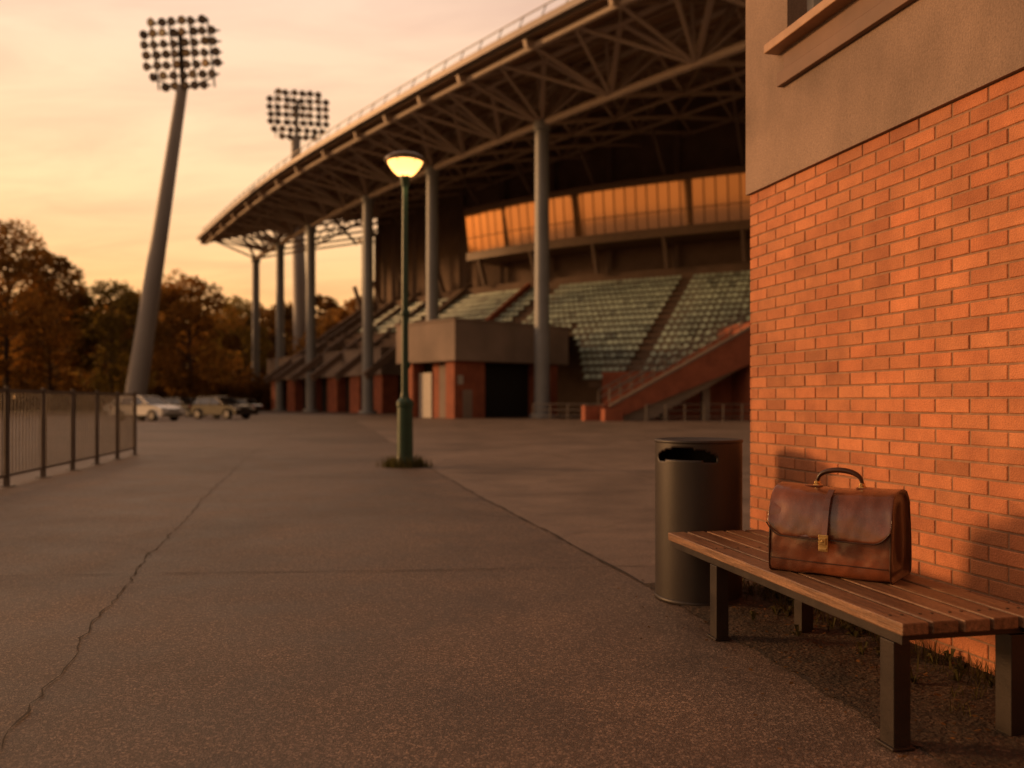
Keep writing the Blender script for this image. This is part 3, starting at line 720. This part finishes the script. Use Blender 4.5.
def block(name,A,tL,dL,tdir,ndir,ztop,zbot,setb,piers):
    e=MB(); e.obox(Vector((A.x,A.y,zbot)),tdir*tL,ndir*dL,(0,0,ztop-zbot),0); 
    e.obox(Vector((A.x,A.y,ztop))-tdir*.1-ndir*.1,tdir*(tL+.2),ndir*(dL+.2),(0,0,.15),0); e.obj(name+'_parapet',[M_sconc],st)
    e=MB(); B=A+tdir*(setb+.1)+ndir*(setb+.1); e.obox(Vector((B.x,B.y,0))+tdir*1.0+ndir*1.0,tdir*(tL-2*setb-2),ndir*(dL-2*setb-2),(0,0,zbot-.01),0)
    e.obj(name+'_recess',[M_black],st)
    e=MB()
    for (a,b,c_,d_) in piers: e.obox(A+tdir*a+ndir*b,tdir*c_,ndir*d_,(0,0,zbot-.005),0)
    e.obj(name+'_piers',[M_sbrick],st)
tA=Vector((-.655,.755,0)); nA=Vector((.755,.655,0))
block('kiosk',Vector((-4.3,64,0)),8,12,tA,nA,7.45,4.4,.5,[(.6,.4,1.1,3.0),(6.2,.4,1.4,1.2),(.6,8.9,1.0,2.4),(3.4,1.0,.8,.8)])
mb=MB(); A=Vector((-4.3,64,0)); 
mb.obox(A+tA*4.3+nA*.9,tA*1.7,nA*.1,(0,0,3.6),0); mb.obox(A+tA*2.0+nA*.95,tA*1.3,nA*.1,(0,0,4.2),1)
mb.obox(A+tA*.55+nA*1.2,tA*.04,nA*.9,(0,0,2.2),1); mb.obox(A+tA*.57+nA*.7+Vector((0,0,2.6)),-tA*.04,nA*.5,(0,0,.7),0)
mb.obj('kiosk_doors',[mat('door_white',(.5,.46,.42),rough=.6),M_sconc],st)
tB=Vector((-.60,.80,0)); nB=Vector((.80,.60,0))
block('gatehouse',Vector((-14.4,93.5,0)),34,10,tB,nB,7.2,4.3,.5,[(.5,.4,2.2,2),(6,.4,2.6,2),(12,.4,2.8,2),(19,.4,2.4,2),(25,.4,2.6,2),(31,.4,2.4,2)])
mb=MB(); S0=Vector((6.6,57,0)); sdir=Vector((.99,.14,0)).normalized(); sn=Vector((sdir.y,-sdir.x,0)); SL=10.8; zt1=6.8
def wedge(mb,o,L_,z0,z1,th,m,zl=0):
    a=o;b=o+sdir*L_; t=-sn*th
    vs=[a,b+Vector((0,0,zl)),b+Vector((0,0,z1)),a+Vector((0,0,z0)),a+t,b+t+Vector((0,0,zl)),b+t+Vector((0,0,z1)),a+t+Vector((0,0,z0))]
    mb.add(vs,[(0,1,2,3),(4,7,6,5),(3,2,6,7),(0,3,7,4),(1,5,6,2),(0,4,5,1)],m)
wedge(mb,S0,SL,.9,zt1,.4,0,zt1-2.6); wedge(mb,S0-sn*3.2,SL,.9,zt1,.4,0)
mb.obox(S0+sdir*(SL-.9)-sn*0,sdir*9,-sn*6,(0,0,zt1),0); mb.obox(S0-sdir*1.8+sn*.2,sdir*1.7,-sn*1.0,(0,0,1.0),0)
mb.obj('stair_flank_walls',[M_sbrick],st)
mb=MB(); 
for i in range(34):
    z1=.15+i*(zt1-.9)/34; z0=max(0,z1-1.6)
    a=S0+sdir*(i*SL/34)-sn*.4; mb.obox(a+Vector((0,0,z0)),sdir*SL/34,-sn*2.8,(0,0,z1-z0),0)
mb.beam(S0+Vector((0,0,.98))-sn*.2,S0+sdir*SL+Vector((0,0,zt1+.08))-sn*.2,.55,.16)
mb.obox(S0+sdir*4-sn*1.4,sdir*.5,-sn*.5,(0,0,1.8),0); mb.obox(S0+sdir*7-sn*1.4,sdir*.5,-sn*.5,(0,0,3.4),0)
mb.obj('stair_steps',[M_sconc],st)
mb=MB()
for off_ in(.2,3.4):
    for h in(.55,1.1): mb.cyl(S0-sn*off_+Vector((0,0,.95+h)),S0+sdir*SL-sn*off_+Vector((0,0,zt1+h)),.05,n=6)
    for i in range(15):
        p=S0+sdir*SL*i/14-sn*off_; z=.9+(zt1-.9)*i/14; mb.cyl(p+Vector((0,0,z)),p+Vector((0,0,z+1.1)),.04,n=6)
for (a,b) in ((Vector((8.6,54.5,0)),Vector((17.5,55.5,0))),(Vector((1.5,60.5,0)),Vector((6.3,58.5,0)))):
    n_=int((b-a).length/1.2)
    for h in(.3,.7,1.1): mb.cyl(a+Vector((0,0,h)),b+Vector((0,0,h)),.035,n=6)
    for i in range(n_+1): p=a.lerp(b,i/n_); mb.cyl(p,p+Vector((0,0,1.1)),.045,n=6)
for i in range(NT):
    a,b=bs(i*dt,D0,Z0+.9),bs((i+1)*dt,D0,Z0+.9)
    if inside(a) and inside(b):
        for h in(.4,.8): mb.cyl(a+Vector((0,0,h)),b+Vector((0,0,h)),.04,n=5)
        mb.cyl(a,a+Vector((0,0,.8)),.04,n=5)
mb.obj('railings',[M_rail],st)
mb=MB(); 
a=S0-sdir*6+sn*1.0
mb.obox(a+sdir*5.2+sn*.6,sdir*1.2,-sn*1.2,(0,0,.8),0)
mb.obj('low_walls',[M_sbrick],st)

# ---------------------------------------------------------------- trees
M_f1=foliage('foliage_autumn_hazed',(.42,.22,.05),(.24,.13,.035),.5); M_f2=foliage('foliage_green_hazed',(.27,.195,.045),(.16,.115,.03),.5)  # autumn leaf colours, brightened and warmed to stand in for backlit haze
M_bark=mat('bark',(.08,.05,.035),scale=3,rough=.9)
def leaves(mb,c,rad,n,size,rs,base):
    P=rs.normal(size=(n,3)); P/=np.linalg.norm(P,axis=1)[:,None]; P*= (rs.uniform(.25,1,size=(n,1))**.5)
    P=P*np.array(rad)+np.array(c)
    A=rs.normal(size=(n,3)); A/=np.linalg.norm(A,axis=1)[:,None]; B=rs.normal(size=(n,3)); B-= (A*B).sum(1)[:,None]*A; B/=np.linalg.norm(B,axis=1)[:,None]
    sz=rs.uniform(.5,1.2,size=(n,1))*size
    v=np.stack([P-A*sz,P+B*sz*.6,P+A*sz,P-B*sz*.6],1).reshape(-1,3)
    o=len(mb.v); mb.v+=list(map(tuple,v.tolist())); mb.f+=[(o+4*i,o+4*i+1,o+4*i+2,o+4*i+3) for i in range(n)]; mb.m+=[0]*n
    cc=(rs.uniform(.7,1.3,size=n)*base)
    for q in cc: mb.c+=[(q,q*.97,q*.9)]*4
def tree_parts(mt,ml,base,Ht,cr_,seed,nl,ls,low=.25):
    rs=np.random.RandomState(seed); base=Vector(base)
    top=base+Vector((rs.uniform(-.5,.5),0,Ht*.9)); k=6
    tr=[base.lerp(top,i/k)+Vector((rs.uniform(-.2,.2),rs.uniform(-.2,.2),0))*(1 if i else 0) for i in range(k+1)]
    r0=Ht*.018; mt.tube(tr,[r0*(1-.85*i/k) for i in range(k+1)],8)
    ncl=int(34)
    for i in range(ncl):
        h=low+(1-low)*((i+.5)/ncl)**.85; a=i*2.4+rs.uniform(-.5,.5)
        env=cr_*(math.sin(math.pi*min(1,(h-low*.6)/(1.02-low*.6)))**.6)*rs.uniform(.45,1.12)
        p0=base.lerp(top,min(.98,h*.85)); c=base+Vector((math.cos(a)*env*.8,math.sin(a)*env*.8,Ht*h*.97))
        mt.tube([p0,p0.lerp(c,.55)+Vector((0,0,.3)),c],[r0*.35,r0*.22,r0*.06],5)
        rr=cr_*rs.uniform(.20,.40)
        leaves(ml,c,(rr,rr,rr*.75),nl//ncl,ls,rs,rs.uniform(.4,1.5))
def tree(name,px,Y,Ht,cr_,seed,m,nl=8500,ls=.28):
    base=gp_(px,Y); e=empty(name,base); mt=MB(); ml=MB(); tree_parts(mt,ml,base,Ht,cr_,seed,nl,ls,.15)
    mt.obj('trunk_and_limbs',[M_bark],e); ml.obj('crown',[m],e)
def zt2(v,Y): return H+(402-v)/F*Y
tree('autumn_tree',8,105,zt2(224,105),8.0,1,M_f1,11500,.28)
tree('autumn_tree',52,112,zt2(252,112),5.5,9,M_f1,8000)
tree('deciduous_tree',112,116,zt2(284,116),6.5,2,M_f2,8500)
tree('autumn_tree',190,118,zt2(278,118),6.8,3,M_f1,9500)
tree('deciduous_tree',-70,100,20,7.5,4,M_f2)
tree('deciduous_tree',238,135,zt2(300,135),6,5,M_f2,8000)
mt=MB(); ml=MB(); rnd=random.Random(8)
for i in range(40):
    px=-170+i*15+rnd.uniform(-8,8); Y=rnd.uniform(140,190); 
    base=gp_(px,Y); tree_parts(mt,ml,base,zt2(rnd.uniform(286,328),Y),rnd.uniform(6,9),100+i,2600,.58,low=.08)
for i in range(50):
    px=-120+i*10; Y=rnd.uniform(122,134); rs=np.random.RandomState(300+i); p=gp_(px,Y)
    leaves(ml,(p.x,p.y,2.2),(2.8,2.2,rnd.uniform(2.6,5)),520,.40,rs,rnd.uniform(.35,.8))
o=mt.obj('distant_tree_trunks',[M_bark]); c_=ml.obj('distant_trees',[foliage('foliage_far_hazed',(.38,.205,.06),(.23,.13,.04),.5)]); o.name='trunks'; o.parent=c_  # far leaves also carry the haze as a brighter, warmer colour
mb=MB(); mb.add([(-300,100,.004),(-42,104,.004),(-60,300,.004),(-300,300,.004)],[(0,1,2,3)]); mb.obj('grass_verge',[mat('verge',(.08,.08,.03),(.05,.045,.02),scale=1,rough=1)])

# ---------------------------------------------------------------- camera
cam=bpy.data.cameras.new('camera'); co=bpy.data.objects.new('camera',cam); sc.collection.objects.link(co)
co.location=(0,0,H); co.rotation_euler=(math.radians(90),0,0); cam.sensor_width=36; cam.lens=F/1024*36; cam.shift_y=(HV-384)/1024
cam.clip_end=6000; cam.dof.use_dof=True; cam.dof.focus_distance=3.9; cam.dof.aperture_fstop=1.4
sc.camera=co
sc.view_settings.view_transform='Standard'; sc.view_settings.look='None'; sc.view_settings.exposure=0
